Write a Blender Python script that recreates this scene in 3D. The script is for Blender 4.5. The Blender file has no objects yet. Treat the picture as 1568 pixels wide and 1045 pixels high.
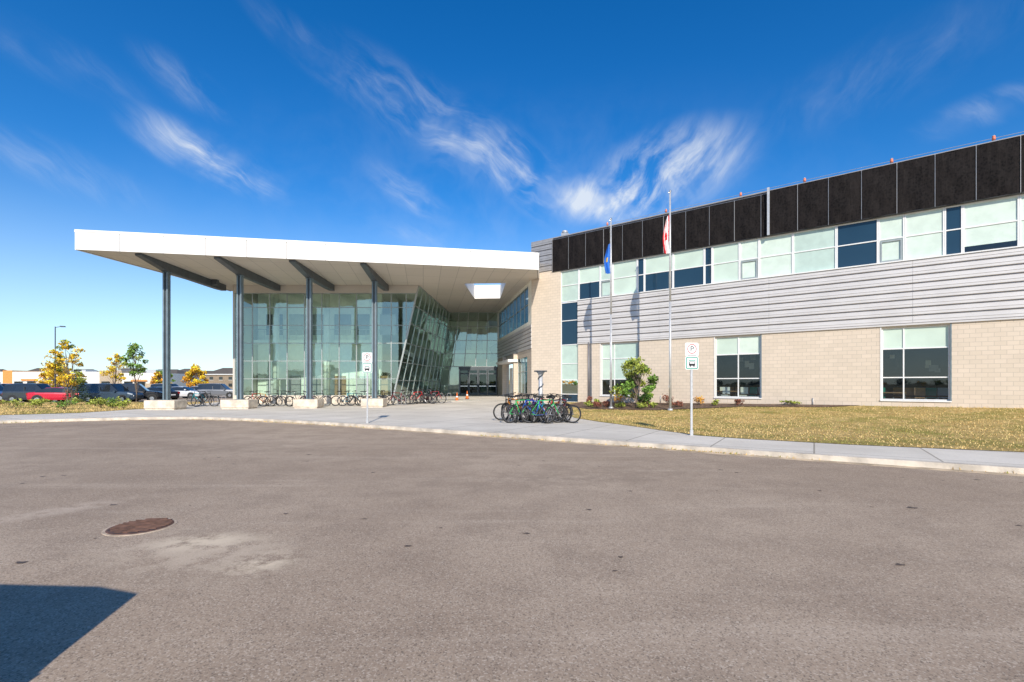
import bpy, bmesh, math, random
from mathutils import Vector, Matrix
from mathutils.geometry import delaunay_2d_cdt
random.seed(7)
R=random.random
def U(a,b): return a+(b-a)*R()
scene=bpy.context.scene
COL=scene.collection

# ------------------------------------------------------------------ materials
def newmat(name):
    m=bpy.data.materials.new(name); m.use_nodes=True
    nt=m.node_tree; b=nt.nodes['Principled BSDF']
    return m,nt,b
def N(nt,t,**kw):
    n=nt.nodes.new(t)
    for k,v in kw.items(): setattr(n,k,v)
    return n
def mixcol(nt,fac,a,b,blend='MIX'):
    n=nt.nodes.new('ShaderNodeMix'); n.data_type='RGBA'; n.blend_type=blend
    for sock,val in ((n.inputs[0],fac),(n.inputs[6],a),(n.inputs[7],b)):
        if isinstance(val,bpy.types.NodeSocket): nt.links.new(val,sock)
        elif isinstance(val,(int,float)): sock.default_value=val
        else: sock.default_value=(*val,1) if len(val)==3 else val
    return n.outputs[2]
def math_(nt,op,a,b=None,clamp=False,c=None):
    n=nt.nodes.new('ShaderNodeMath'); n.operation=op; n.use_clamp=clamp
    for i,val in enumerate((a,b,c)):
        if val is None: continue
        if isinstance(val,bpy.types.NodeSocket): nt.links.new(val,n.inputs[i])
        else: n.inputs[i].default_value=val
    return n.outputs[0]
def mrange(nt,v,a,b,c=0,d=1,smooth=True):
    n=nt.nodes.new('ShaderNodeMapRange'); n.interpolation_type='SMOOTHSTEP' if smooth else 'LINEAR'
    nt.links.new(v,n.inputs[0])
    n.inputs[1].default_value=a;n.inputs[2].default_value=b;n.inputs[3].default_value=c;n.inputs[4].default_value=d
    return n.outputs[0]
def noise(nt,vec,scale,detail=4,rough=.55):
    n=nt.nodes.new('ShaderNodeTexNoise'); n.inputs['Scale'].default_value=scale
    n.inputs['Detail'].default_value=detail; n.inputs['Roughness'].default_value=rough
    nt.links.new(vec,n.inputs['Vector']); return n
def coords(nt): return nt.nodes.new('ShaderNodeTexCoord').outputs['Object']
def mapping(nt,vec,loc=(0,0,0),rot=(0,0,0),scale=(1,1,1),typ='POINT'):
    n=nt.nodes.new('ShaderNodeMapping'); n.vector_type=typ
    n.inputs['Location'].default_value=loc;n.inputs['Rotation'].default_value=rot;n.inputs['Scale'].default_value=scale
    nt.links.new(vec,n.inputs['Vector']); return n.outputs[0]
def bump(nt,b,h,strength,dist=.02):
    n=nt.nodes.new('ShaderNodeBump'); n.inputs['Strength'].default_value=strength; n.inputs['Distance'].default_value=dist
    nt.links.new(h,n.inputs['Height']); nt.links.new(n.outputs[0],b.inputs['Normal'])
def pmat(name,col,rough=.6,metal=0,var=.12,scale=2.5,bmp=0,bscale=40,spec=.5,coat=0):
    m,nt,b=newmat(name)
    b.inputs['Roughness'].default_value=rough;b.inputs['Metallic'].default_value=metal
    b.inputs['Specular IOR Level'].default_value=spec
    if coat: b.inputs['Coat Weight'].default_value=coat; b.inputs['Coat Roughness'].default_value=.02
    co=coords(nt); n=noise(nt,co,scale,4)
    dark=tuple(c*(1-var) for c in col); lite=tuple(min(1,c*(1+var)) for c in col)
    f=mrange(nt,n.outputs['Fac'],.3,.7)
    nt.links.new(mixcol(nt,f,dark,lite),b.inputs['Base Color'])
    if bmp:
        n2=noise(nt,co,bscale,3); bump(nt,b,n2.outputs['Fac'],bmp)
    return m
def glassmat(name,tint,refl=.14,rcol=(.9,.95,1),wav=.0):
    m=bpy.data.materials.new(name); m.use_nodes=True; nt=m.node_tree
    try: m.use_transparent_shadow=True
    except Exception: pass
    for n in list(nt.nodes): nt.nodes.remove(n)
    out=N(nt,'ShaderNodeOutputMaterial'); tr=N(nt,'ShaderNodeBsdfTransparent'); gl=N(nt,'ShaderNodeBsdfGlossy')
    tr.inputs[0].default_value=(*tint,1); gl.inputs['Color'].default_value=(*rcol,1); gl.inputs['Roughness'].default_value=.02
    lw=N(nt,'ShaderNodeLayerWeight'); lw.inputs[0].default_value=.5
    f=mrange(nt,math_(nt,'POWER',lw.outputs['Facing'],4.0),0,1,refl,1,False)
    if wav:
        co=coords(nt); n=noise(nt,co,.7,2); bp=N(nt,'ShaderNodeBump'); bp.inputs['Strength'].default_value=wav; bp.inputs['Distance'].default_value=.05
        nt.links.new(n.outputs['Fac'],bp.inputs['Height']); nt.links.new(bp.outputs[0],gl.inputs['Normal'])
    mx=N(nt,'ShaderNodeMixShader'); nt.links.new(f,mx.inputs[0]); nt.links.new(tr.outputs[0],mx.inputs[1]); nt.links.new(gl.outputs[0],mx.inputs[2])
    nt.links.new(mx.outputs[0],out.inputs[0]); return m

# asphalt
M_asph,nt,b=newmat('asphalt'); co=coords(nt)
big=noise(nt,co,.16,4,.6); mid=noise(nt,co,1.1,6,.7); fine=noise(nt,co,55,3,.75)
c=mixcol(nt,mrange(nt,big.outputs['Fac'],.3,.7),(.37,.275,.195),(.50,.385,.28))
c=mixcol(nt,mrange(nt,mid.outputs['Fac'],.38,.72,0,.6),c,(.29,.215,.155))
stk=noise(nt,mapping(nt,co,rot=(0,0,-.55),scale=(.12,1.6,1)),1,5,.65)
c=mixcol(nt,mrange(nt,stk.outputs['Fac'],.52,.75,0,.5),c,(.58,.46,.345))
vo=N(nt,'ShaderNodeTexVoronoi'); vo.inputs['Scale'].default_value=90; nt.links.new(co,vo.inputs['Vector'])
sep=N(nt,'ShaderNodeSeparateColor'); nt.links.new(vo.outputs['Color'],sep.inputs[0])
c=mixcol(nt,mrange(nt,sep.outputs[0],.65,1,0,.5),c,(.68,.57,.45))
c=mixcol(nt,mrange(nt,sep.outputs[1],.7,1,0,.65),c,(.13,.10,.075))
c=mixcol(nt,mrange(nt,fine.outputs['Fac'],.52,.75,0,.4),c,(.16,.12,.09))
stn=noise(nt,co,3.0,5,.7)
def stain(c,loc,rot,sc,col,amt):
    v=mapping(nt,co,loc=loc,rot=(0,0,rot),scale=sc,typ='TEXTURE')
    ln=N(nt,'ShaderNodeVectorMath',operation='LENGTH'); nt.links.new(v,ln.inputs[0])
    k=math_(nt,'MULTIPLY',mrange(nt,ln.outputs['Value'],.1,1,1,0),mrange(nt,stn.outputs['Fac'],.38,.6,0,amt))
    return mixcol(nt,k,c,col)
c=stain(c,(-3.55,5.55,0),.15,(.8,.45,9),(.80,.66,.47),.9)
c=stain(c,(-2.55,4.9,0),-.6,(.4,.55,9),(.80,.66,.47),.85)
c=stain(c,(-3.3,5.2,0),-.3,(1.9,1.1,9),(.62,.50,.37),.6)
c=stain(c,(-6.6,6.9,0),.9,(1.6,.5,9),(.60,.48,.37),.6)
c=stain(c,(1.5,9.5,0),.3,(5,1.6,9),(.27,.205,.15),.5)
c=stain(c,(-9,14,0),-.2,(6,1.8,9),(.27,.205,.15),.45)
nt.links.new(c,b.inputs['Base Color']); b.inputs['Roughness'].default_value=.88; b.inputs['Specular IOR Level'].default_value=.15
bump(nt,b,fine.outputs['Fac'],.4,.006)

# concrete paving
M_conc,nt,b=newmat('concrete_paving'); co=coords(nt)
n1=noise(nt,co,.5,5,.6); n2=noise(nt,co,14,4,.7)
c=mixcol(nt,mrange(nt,n1.outputs['Fac'],.3,.7),(.66,.60,.51),(.78,.715,.615))
c=mixcol(nt,mrange(nt,n2.outputs['Fac'],.4,.75,0,.3),c,(.50,.445,.375))
br=N(nt,'ShaderNodeTexBrick'); br.offset=0; br.inputs['Scale'].default_value=.42; br.inputs['Mortar Size'].default_value=.009; br.inputs['Mortar Smooth'].default_value=.1
br.inputs['Brick Width'].default_value=1; br.inputs['Row Height'].default_value=1
br.inputs['Color1'].default_value=(1,1,1,1); br.inputs['Color2'].default_value=(.90,.90,.89,1); br.inputs['Mortar'].default_value=(.5,.48,.45,1)
nt.links.new(mapping(nt,co,rot=(0,0,math.radians(32))),br.inputs['Vector'])
c=mixcol(nt,1.0,c,br.outputs['Color'],'MULTIPLY')
nt.links.new(c,b.inputs['Base Color']); b.inputs['Roughness'].default_value=.85; bump(nt,b,n2.outputs['Fac'],.15,.01)

M_kerb=pmat('kerb_concrete',(.58,.51,.42),.85,var=.25,scale=2,bmp=.4,bscale=25)
M_gutter=pmat('gutter_concrete',(.50,.39,.26),.9,var=.4,scale=2.2,bmp=.4)
def lawnmat(name,a,b_,g):
    M,nt,b=newmat(name); co=coords(nt)
    n1=noise(nt,co,.4,6,.7); n2=noise(nt,co,2.2,5,.7); n3=noise(nt,co,30,4,.8)
    c=mixcol(nt,mrange(nt,n2.outputs['Fac'],.35,.65),a,b_)
    c=mixcol(nt,mrange(nt,n1.outputs['Fac'],.45,.62,0,.85),c,g)
    c=mixcol(nt,mrange(nt,n3.outputs['Fac'],.4,.7,0,.5),c,tuple(x*.5 for x in a))
    nt.links.new(c,b.inputs['Base Color']); b.inputs['Roughness'].default_value=.95; b.inputs['Specular IOR Level'].default_value=.1
    bump(nt,b,n3.outputs['Fac'],.8,.05); return M
M_lawn=lawnmat('dry_lawn',(.50,.34,.12),(.70,.51,.21),(.30,.27,.07))
M_field=lawnmat('prairie_field',(.30,.25,.13),(.38,.31,.17),(.16,.17,.07))
M_mulch=pmat('mulch',(.15,.095,.06),.95,var=.5,scale=8,bmp=1,bscale=30)

def blockmat(name,c1,c2,mo,bw=.4,rh=.2):
    M,nt,b=newmat(name); co=coords(nt)
    sx=N(nt,'ShaderNodeSeparateXYZ'); nt.links.new(co,sx.inputs[0]); cb=N(nt,'ShaderNodeCombineXYZ')
    nt.links.new(math_(nt,'ADD',sx.outputs[0],sx.outputs[1]),cb.inputs[0]); nt.links.new(sx.outputs[2],cb.inputs[1])
    br=N(nt,'ShaderNodeTexBrick'); br.inputs['Scale'].default_value=1; br.inputs['Brick Width'].default_value=bw; br.inputs['Row Height'].default_value=rh
    br.inputs['Mortar Size'].default_value=.009; br.inputs['Mortar Smooth'].default_value=.2
    br.inputs['Color1'].default_value=(*c1,1);br.inputs['Color2'].default_value=(*c2,1);br.inputs['Mortar'].default_value=(*mo,1)
    nt.links.new(cb.outputs[0],br.inputs['Vector'])
    n1=noise(nt,co,.8,5,.7); n2=noise(nt,co,45,3,.7)
    c=mixcol(nt,mrange(nt,n1.outputs['Fac'],.35,.75,0,.18),br.outputs['Color'],tuple(x*.65 for x in c1))
    c=mixcol(nt,mrange(nt,n2.outputs['Fac'],.45,.75,0,.2),c,tuple(x*.6 for x in c1))
    nt.links.new(c,b.inputs['Base Color']); b.inputs['Roughness'].default_value=.9
    bump(nt,b,br.outputs['Fac'],-.4,.01); return M
M_block=blockmat('beige_block',(.70,.59,.475),(.64,.54,.43),(.48,.41,.33))
M_siding=pmat('metal_siding',(.62,.59,.57),.45,.12,var=.05,scale=.8)
M_sidedark=pmat('siding_recess',(.23,.22,.225),.5,.3,var=.1)
M_siding2=pmat('grey_siding',(.34,.33,.33),.45,.2,var=.08)
M_black,nt,b=newmat('black_collector_cloth'); co=coords(nt)
n1=noise(nt,mapping(nt,co,scale=(3,3,.5)),1.2,5,.6); ck=N(nt,'ShaderNodeTexVoronoi'); ck.inputs['Scale'].default_value=9; nt.links.new(co,ck.inputs['Vector'])
c=mixcol(nt,mrange(nt,n1.outputs['Fac'],.35,.7),(.005,.0045,.005),(.015,.0125,.012))
c=mixcol(nt,mrange(nt,ck.outputs['Distance'],.2,.6,0,.4),c,(.026,.021,.02))
nt.links.new(c,b.inputs['Base Color']); b.inputs['Roughness'].default_value=.8; b.inputs['Specular IOR Level'].default_value=.12; bump(nt,b,n1.outputs['Fac'],.8,.06)
M_seam=pmat('aluminium_seam',(.30,.29,.29),.4,.5)
M_frame=pmat('white_window_frame',(.80,.79,.77),.4,var=.04)
M_mull=pmat('grey_mullion',(.36,.39,.38),.35,.2,var=.06)
M_blind=pmat('mint_blind_behind_glass',(.55,.66,.56),.75,var=.07,scale=.7,coat=.8)
M_navy,nt,b=newmat('navy_spandrel_glass'); co=coords(nt); nn=noise(nt,co,.6,2)
nt.links.new(mixcol(nt,nn.outputs['Fac'],(.012,.035,.065),(.02,.055,.09)),b.inputs['Base Color']); b.inputs['Roughness'].default_value=.06
M_glass=glassmat('window_glass',(.70,.77,.76),.07,wav=.02)
M_glassd=glassmat('dark_tinted_glass',(.10,.17,.20),.06,(.6,.75,.78),wav=.03)
M_glassf=glassmat('curtain_wall_glass',(.78,.93,.87),.18,(.78,.97,.93),wav=.11)
M_white=pmat('white_fascia_panel',(.82,.80,.76),.5,var=.03,scale=.6)
M_soffit=pmat('soffit_trim',(.55,.51,.45),.7,var=.05,scale=.5)
M_soffline=pmat('soffit_joint',(.2,.19,.18),.8)
M_steel=pmat('dark_grey_steel',(.085,.10,.115),.45,.1,var=.12)
M_steelb=pmat('blue_grey_steel',(.15,.20,.23),.4,.1,var=.12)
M_int=pmat('interior_plaster',(.88,.86,.76),.9,var=.06)
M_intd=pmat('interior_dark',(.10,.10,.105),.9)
M_floor=pmat('interior_floor',(.42,.39,.33),.5)
M_wood=pmat('interior_wood',(.35,.2,.1),.6)
M_precast=pmat('precast_block',(.64,.55,.44),.85,var=.2,scale=3,bmp=.3)
M_roof=pmat('roof_membrane',(.4,.4,.4),.9)
M_galv=pmat('galvanised_steel',(.55,.55,.55),.45,.4,var=.1,scale=8)
M_rubber=pmat('rubber',(.02,.02,.02),.8)
M_chrome=pmat('bare_metal',(.55,.55,.57),.25,.9)
M_signw=pmat('sign_white',(.82,.82,.80),.45,var=.04)
M_red=pmat('sign_red',(.62,.03,.03),.5); M_green=pmat('sign_green',(.02,.28,.2),.5); M_blk=pmat('sign_black',(.02,.02,.02),.5)
M_beac=pmat('beacon_red',(.75,.22,.12),.5)
M_orange=pmat('cone_orange',(.85,.17,.02),.5)
M_flagb=pmat('flag_blue',(.02,.15,.55),.7); M_flagy=pmat('flag_gold',(.7,.45,.04),.7)
M_flagr=pmat('flag_red',(.66,.02,.03),.7); M_flagw=pmat('flag_white',(.8,.8,.8),.7)
M_bark=pmat('bark',(.16,.12,.09),.9,var=.3,scale=10,bmp=.5)
M_iron=pmat('cast_iron',(.17,.09,.06),.7,.2,var=.35,scale=12)
M_ironrim=pmat('manhole_rim',(.50,.39,.28),.85,var=.3,scale=6)
M_tar=pmat('tar_mark',(.11,.08,.06),.7,var=.4,scale=9)

# ------------------------------------------------------------------ mesh builder
class MB:
    def __init__(s): s.v=[];s.f=[];s.mi=[];s.sm=[];s.mats=[]
    def m(s,mat):
        if mat not in s.mats: s.mats.append(mat)
        return s.mats.index(mat)
    def face(s,pts,mat,smooth=False):
        i=len(s.v); s.v.extend([tuple(p) for p in pts]); s.f.append(tuple(range(i,i+len(pts)))); s.mi.append(s.m(mat)); s.sm.append(smooth)
    def box(s,x0,x1,y0,y1,z0,z1,mat):
        i=len(s.v); s.v+= [(x0,y0,z0),(x1,y0,z0),(x1,y1,z0),(x0,y1,z0),(x0,y0,z1),(x1,y0,z1),(x1,y1,z1),(x0,y1,z1)]
        for q in ((0,3,2,1),(4,5,6,7),(0,1,5,4),(1,2,6,5),(2,3,7,6),(3,0,4,7)):
            s.f.append(tuple(i+k for k in q)); s.mi.append(s.m(mat)); s.sm.append(False)
    def hexa(s,p,mat):
        i=len(s.v); s.v+=[tuple(q) for q in p]
        for q in ((0,3,2,1),(4,5,6,7),(0,1,5,4),(1,2,6,5),(2,3,7,6),(3,0,4,7)):
            s.f.append(tuple(i+k for k in q)); s.mi.append(s.m(mat)); s.sm.append(False)
    def tube(s,p,q,r0,r1,mat,n=8,caps=True,rot=0):
        p=Vector(p);q=Vector(q);d=(q-p)
        if d.length<1e-6: return
        d.normalize(); a=Vector((0,0,1)) if abs(d.z)<.9 else Vector((1,0,0))
        u=d.cross(a).normalized(); w=d.cross(u); i=len(s.v)
        for k in range(n):
            t=2*math.pi*k/n+rot; o=u*math.cos(t)+w*math.sin(t)
            s.v.append(tuple(p+o*r0)); s.v.append(tuple(q+o*r1))
        for k in range(n):
            a0=i+2*k;b0=i+2*((k+1)%n); s.f.append((a0,b0,b0+1,a0+1)); s.mi.append(s.m(mat)); s.sm.append(n>5)
        if caps:
            s.f.append(tuple(i+2*k for k in range(n))[::-1]); s.mi.append(s.m(mat)); s.sm.append(False)
            s.f.append(tuple(i+2*k+1 for k in range(n))); s.mi.append(s.m(mat)); s.sm.append(False)
    def torus(s,c,RR,r,mat,n=24,k=6,axis='y'):
        i=len(s.v)
        for a in range(n):
            A=2*math.pi*a/n
            for b in range(k):
                B=2*math.pi*b/k; rr=RR+r*math.cos(B); h=r*math.sin(B)
                if axis=='y': s.v.append((c[0]+rr*math.cos(A),c[1]+h,c[2]+rr*math.sin(A)))
                else: s.v.append((c[0]+rr*math.cos(A),c[1]+rr*math.sin(A),c[2]+h))
        for a in range(n):
            for b in range(k):
                s.f.append((i+a*k+b,i+((a+1)%n)*k+b,i+((a+1)%n)*k+(b+1)%k,i+a*k+(b+1)%k)); s.mi.append(s.m(mat)); s.sm.append(True)
    def obj(s,name,parent=None,mat=None,bevel=0):
        me=bpy.data.meshes.new(name); me.from_pydata(s.v,[],s.f)
        for m in s.mats: me.materials.append(m)
        me.polygons.foreach_set('material_index',s.mi); me.polygons.foreach_set('use_smooth',s.sm); me.update()
        o=bpy.data.objects.new(name,me); COL.objects.link(o)
        if mat is not None: o.matrix_world=mat
        if parent: o.parent=parent
        if bevel:
            b=o.modifiers.new('bevel','BEVEL'); b.width=bevel; b.segments=2; b.limit_method='ANGLE'
        return o
def empty(name,loc=(0,0,0),rz=0):
    e=bpy.data.objects.new(name,None); COL.objects.link(e); e.location=loc; e.rotation_euler=(0,0,rz); e.empty_display_size=.5; return e

# ------------------------------------------------------------------ terrain
def cl(x,a=0,b=1): return max(a,min(b,x))
def ss(t): t=cl(t); return t*t*(3-2*t)
def T(x,y):
    D=(38.28-.775*x-y)/1.265
    t=cl((11-D)/11); amp=.35+.3*cl((x-3)/19)
    z=amp*t*t*cl((x+27)/4)
    z2=.45*ss((y-35.5)/10.5)*cl((x+27)/4)
    return max(z,z2)
def catmull(P,n=6):
    out=[]
    for i in range(len(P)-1):
        p0=Vector(P[max(i-1,0)]);p1=Vector(P[i]);p2=Vector(P[i+1]);p3=Vector(P[min(i+2,len(P)-1)])
        for k in range(n):
            t=k/n
            q=.5*((2*p1)+(p2-p0)*t+(2*p0-5*p1+4*p2-p3)*t*t+(3*p1-p0-3*p2+p3)*t**3); out.append((q.x,q.y))
    out.append(tuple(P[-1])); return out
def inpoly(x,y,P):
    c=False;j=len(P)-1
    for i in range(len(P)):
        if (P[i][1]>y)!=(P[j][1]>y) and x<(P[j][0]-P[i][0])*(y-P[i][1])/(P[j][1]-P[i][1])+P[i][0]: c=not c
        j=i
    return c
def sheet(name,pts,zf,mat,step=1.5):
    n=len(pts); V=[Vector((p[0],p[1])) for p in pts]
    E=[(i,(i+1)%n) for i in range(n)]
    if step:
        xs=[p[0] for p in pts]; ys=[p[1] for p in pts]
        x=max(min(xs),-32)
        while x<min(max(xs),50):
            y=min(ys)
            while y<max(ys):
                if inpoly(x,y,pts): V.append(Vector((x+.013,y+.017)))
                y+=step
            x+=step
    ov,oe,of,*_=delaunay_2d_cdt(V,E,[],0,1e-4)
    F=[]
    for f in of:
        cx=sum(ov[i].x for i in f)/3; cy=sum(ov[i].y for i in f)/3
        if not inpoly(cx,cy,pts): continue
        a,b,c=(ov[i] for i in f[:3])
        if (b-a).cross(c-a)<0: f=f[::-1]
        F.append(tuple(f))
    me=bpy.data.meshes.new(name); me.from_pydata([(v.x,v.y,zf(v.x,v.y)) for v in ov],[],F); me.materials.append(mat); me.update()
    if step:
        for p in me.polygons: p.use_smooth=True
    o=bpy.data.objects.new(name,me); COL.objects.link(o); return o

kerb=catmull([(-90,6),(-60,10),(-45,13.5),(-34,17.5),(-28,20.3),(-23.4,22.3),(-21,23.6),(-17.8,24.7),(-15,24.4),(-10.4,22.5),(-6.1,20.1),(-1.98,17.5),(1.57,15.3),(4.3,13.5),(7.83,11.2),(10.27,9.69),(14,7.2),(20,2.9),(34,-8),(60,-28)],6)
lawnR=[(2.6,36.6),(2.75,28.4),(3.1,24),(3.9,21.6),(4.9,19.2),(5.6,17.2),(6.1,15.9),(7.2,14.9),(9.4,13.5),(12.7,12.0),(17,8.9),(22.5,4.9),(36.5,-5.5),(62,-25)]
lawnL=catmull([(-90,11),(-60,15),(-45,18.6),(-34,22.6),(-27.8,26.0),(-25.2,28.2)],3)
sheet('ground',[(-2500,-2500),(2500,-2500),(2500,3000),(-2500,3000)],lambda x,y:-.17,M_field,0)
vs_=[];fs_=[]
for i,(x,y) in enumerate(kerb): vs_+=[(x,y+.1,-.12),(x,-75,-.12)]
for i in range(len(kerb)-1): fs_.append((2*i+1,2*i+3,2*i+2,2*i))
me=bpy.data.meshes.new('asphalt_road'); me.from_pydata(vs_,[],fs_); me.materials.append(M_asph); me.update()
COL.objects.link(bpy.data.objects.new('asphalt_road',me))
sheet('parking_lot_pavement',[(-130,42.2),(-27,42.2),(-27,95),(-130,95)],lambda x,y:-.11,M_asph,0)
sheet('concrete_plaza',kerb+lawnR[::-1]+[(2.6,66),(-25.0,66),(-25.0,33)]+lawnL[::-1],T,M_conc)
sheet('lawn',lawnR+[(70,-20),(40,12),(6,38)],lambda x,y:T(x,y)+.012,M_lawn)
sheet('verge_lawn',lawnL+[(-25.0,33),(-25.0,41.8),(-90,41.8)],lambda x,y:T(x,y)+.012,M_lawn)
def strip(name,path,o0,o1,z0,z1,mat,seg=1):
    mb=MB(); L=[]
    for i,p in enumerate(path):
        a=Vector(path[max(i-1,0)]);b=Vector(path[min(i+1,len(path)-1)]); d=(b-a).normalized(); n=Vector((-d.y,d.x))
        L.append((Vector(p)+n*o0,Vector(p)+n*o1))
    for i in range(len(L)-1):
        a0,a1=L[i];b0,b1=L[i+1]
        mb.face([(a0.x,a0.y,z1),(b0.x,b0.y,z1),(b1.x,b1.y,z1),(a1.x,a1.y,z1)],mat)
        mb.face([(a0.x,a0.y,z0),(b0.x,b0.y,z0),(b0.x,b0.y,z1),(a0.x,a0.y,z1)],mat)
    return mb.obj(name)
strip('kerb',kerb,-.02,.16,-.13,.009,M_kerb)
strip('gutter',kerb,-.26,-.021,-.15,-.113,M_gutter)
# tar marks and crack sealing on the road
mb=MB()
def blot(x,y,w,d,z=-.1165):
    n=11; ph=U(0,6); mb.face([(x+w*(.7+.3*math.sin(ph+k*2.3)+U(-.15,.15))*math.cos(2*math.pi*k/n),y+d*(.7+.3*math.cos(ph+k*1.7)+U(-.15,.15))*math.sin(2*math.pi*k/n),z) for k in range(n)],M_tar)
for x,y,w in ((5.87,7.1,.10),(3.9,4.86,.06),(.17,5.88,.055),(-3.17,6.77,.05),(1.14,5.08,.04),(1.0,4.7,.035),(-.9,6.1,.035),(7.6,9.4,.05),(-5.2,12.4,.09),(-8.9,9.6,.06),(2.0,8.2,.05),(4.6,9.9,.06),(6.5,6.2,.05)): blot(x,y,w,w*.8)
for _ in range(110):
    x=U(-22,16);y=U(3.2,21); w=U(.015,.055)
    if inpoly(x,y+1,kerb+[(60,-60),(-90,-60)]): blot(x,y,w*U(1,1.8),w)
def crack(P,w=.010):
    pts=[]
    for a,b in zip(P,P[1:]):
        n=int((Vector(b)-Vector(a)).length/.18)+1
        for k in range(n): q=Vector(a).lerp(Vector(b),k/n); pts.append(Vector((q.x+U(-.035,.035),q.y+U(-.035,.035))))
    for p,q in zip(pts,pts[1:]):
        d=(q-p).normalized(); nn=Vector((-d.y,d.x))*w*U(.5,1.3); mb.face([(p.x-nn.x,p.y-nn.y,-.1168),(q.x-nn.x,q.y-nn.y,-.1168),(q.x+nn.x,q.y+nn.y,-.1168),(p.x+nn.x,p.y+nn.y,-.1168)],M_tar)
crack([(-36,15.4),(-28,17.9),(-22,20.2),(-17,21.6),(-13.5,21.2)],.03)
mb.obj('pavement_marks')
def WL(s,y): return (3.19+s*.7905+y*.6126, 35.8-s*.6126+y*.7905)
bed=[WL(2.2,.1),WL(18.5,.1),WL(17,-.8),WL(13,-1.2),WL(9,-3.8),WL(5,-4.2),WL(2.2,-2.5)]
sheet('planting_bed',bed,lambda x,y:T(x,y)+.04,M_mulch,1.5)

# ------------------------------------------------------------------ grass blades
M_bl1=pmat('straw_blade',(.72,.52,.22),.9); M_bl2=pmat('green_blade',(.30,.29,.07),.9); M_bl3=pmat('fallen_leaf',(.5,.26,.05),.8)
def blades(name,poly,x0,x1,y0,y1,n,h=.05):
    mb=MB()
    for _ in range(n):
        x=U(x0,x1);y=U(y0,y1)
        if not inpoly(x,y,poly) or inpoly(x,y,bed): continue
        z=T(x,y)+.008; a=U(0,6.28); w=U(.008,.02); hh=h*U(.4,1.2); r=R()
        dx=math.cos(a)*w;dy=math.sin(a)*w
        g=.5+.5*math.sin(x*.9+1.3*math.sin(y*.7))*math.sin(y*.8+x*.3)
        if r<.012: mb.face([(x-.03,y-.03,z+.04),(x+.04,y-.02,z+.045),(x+.02,y+.04,z+.05)],M_bl3)
        else: mb.face([(x-dx,y-dy,z),(x+dx,y+dy,z),(x+U(-.04,.04),y+U(-.04,.04),z+hh)],M_bl1 if R()>.85*g*g else M_bl2)
    return mb.obj(name)
blades('lawn_grass',lawnR+[(70,-20),(40,12),(6,38)],2,26,4,34,70000)
blades('verge_grass',lawnL+[(-25.0,33),(-25.0,41.8),(-90,41.8)],-50,-24,20,41.8,25000,.1)
# weeds and leaf litter gathered at the kerb foot
mb=MB()
kk=[p for p in kerb if -30<p[0]<22]
for a,b in zip(kk,kk[1:]):
    a=Vector(a);b=Vector(b);Ls=(b-a).length; nn=Vector((-(b-a).y,(b-a).x))/max(Ls,1e-6)
    for _ in range(int(Ls*55)):
        t=R(); q=a.lerp(b,t); dens=math.sin(q.x*1.7+q.y*.9)*.5+math.sin(q.x*.43)*.5
        if R()>.35+.65*dens: continue
        q=q-nn*abs(random.gauss(.03,.06)); an=U(0,6.28); w=U(.008,.022); z=-.112
        if R()<.25: mb.face([(q.x-w*1.5,q.y-w,z+.004),(q.x+w*1.5,q.y-w*.4,z+.012),(q.x+w*.3,q.y+w*1.6,z+.018)],M_bl3)
        else: mb.face([(q.x-math.cos(an)*w,q.y-math.sin(an)*w,z),(q.x+math.cos(an)*w,q.y+math.sin(an)*w,z),(q.x+U(-.03,.03),q.y+U(-.03,.01),z+U(.02,.08))],M_bl1 if R()<.6 else M_bl2)
mb.obj('kerb_weeds')

# ------------------------------------------------------------------ school
SCH=empty('school_building')
ANG=math.atan2(-.6126,.7905)
MW=Matrix.Translation((3.19,35.8,0))@Matrix.Rotation(ANG,4,'Z')
def walls(mb,s0,s1,z0,z1,y0,y1,ops,mat):
    xs=sorted(set([s0,s1]+[cl(v,s0,s1) for o in ops for v in o[:2]]))
    for a,b in zip(xs,xs[1:]):
        if b-a<1e-4: continue
        cur=z0; m=(a+b)/2
        for o in sorted([o for o in ops if o[0]<m<o[1]],key=lambda o:o[2]):
            if o[2]>cur+1e-4: mb.box(a,b,y0,y1,cur,min(o[2],z1),mat)
            cur=max(cur,o[3])
        if z1>cur+1e-4: mb.box(a,b,y0,y1,cur,z1,mat)
ZB,ZW0,ZW1,ZR=4.58,7.67,9.98,12.5
low=[(3.74,6.46),(11.3,13.77),(19.2,21.74),(27.2,29.7),(35,37.5)]
ops=[(.45,1.93,.35,ZB+1)]+[(a,b,.9,4.46) for a,b in low]
mb=MB()
walls(mb,-2.15,46,-.3,ZB,0,.3,ops,M_block)
mb.box(-2.15,.45,0,.3,ZB,10.1,M_block)
mb.obj('masonry_wall',SCH,MW)
mb=MB()
mb.box(1.93,46,.02,.3,ZB,ZW0,M_sidedark)
n=8; ch=(ZW0-ZB)/n
def course(mb,s0,s1,z,h,mat,out=.05):
    z0=z+h*.17;z1=z+h
    mb.hexa([(s0,-out,z0),(s1,-out,z0),(s1,.019,z0-.02),(s0,.019,z0-.02),(s0,-out*.75,z1-.03),(s1,-out*.75,z1-.03),(s1,.019,z1),(s0,.019,z1)],mat)
    zm=z0+h*.32; mb.box(s0,s1,-out-.012,-out*.8,zm,zm+.02,mat)
for i in range(n):
    s=1.93
    for e in (7.9,14.2,20.4,26.6,33,39.5,46):
        course(mb,s,e-.008,ZB+i*ch,ch,M_siding,.06); s=e
mb.box(1.93,46,-.085,.018,ZB-.05,ZB+.035,M_siding)
mb.box(-2.15,-.2,.02,.3,10.1,ZR,M_sidedark)
for i in range(6): course(mb,-2.15,-.2,10.1+i*.4,.4,M_siding2,.04)
mb.obj('metal_siding',SCH,MW)
mb=MB()
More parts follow.
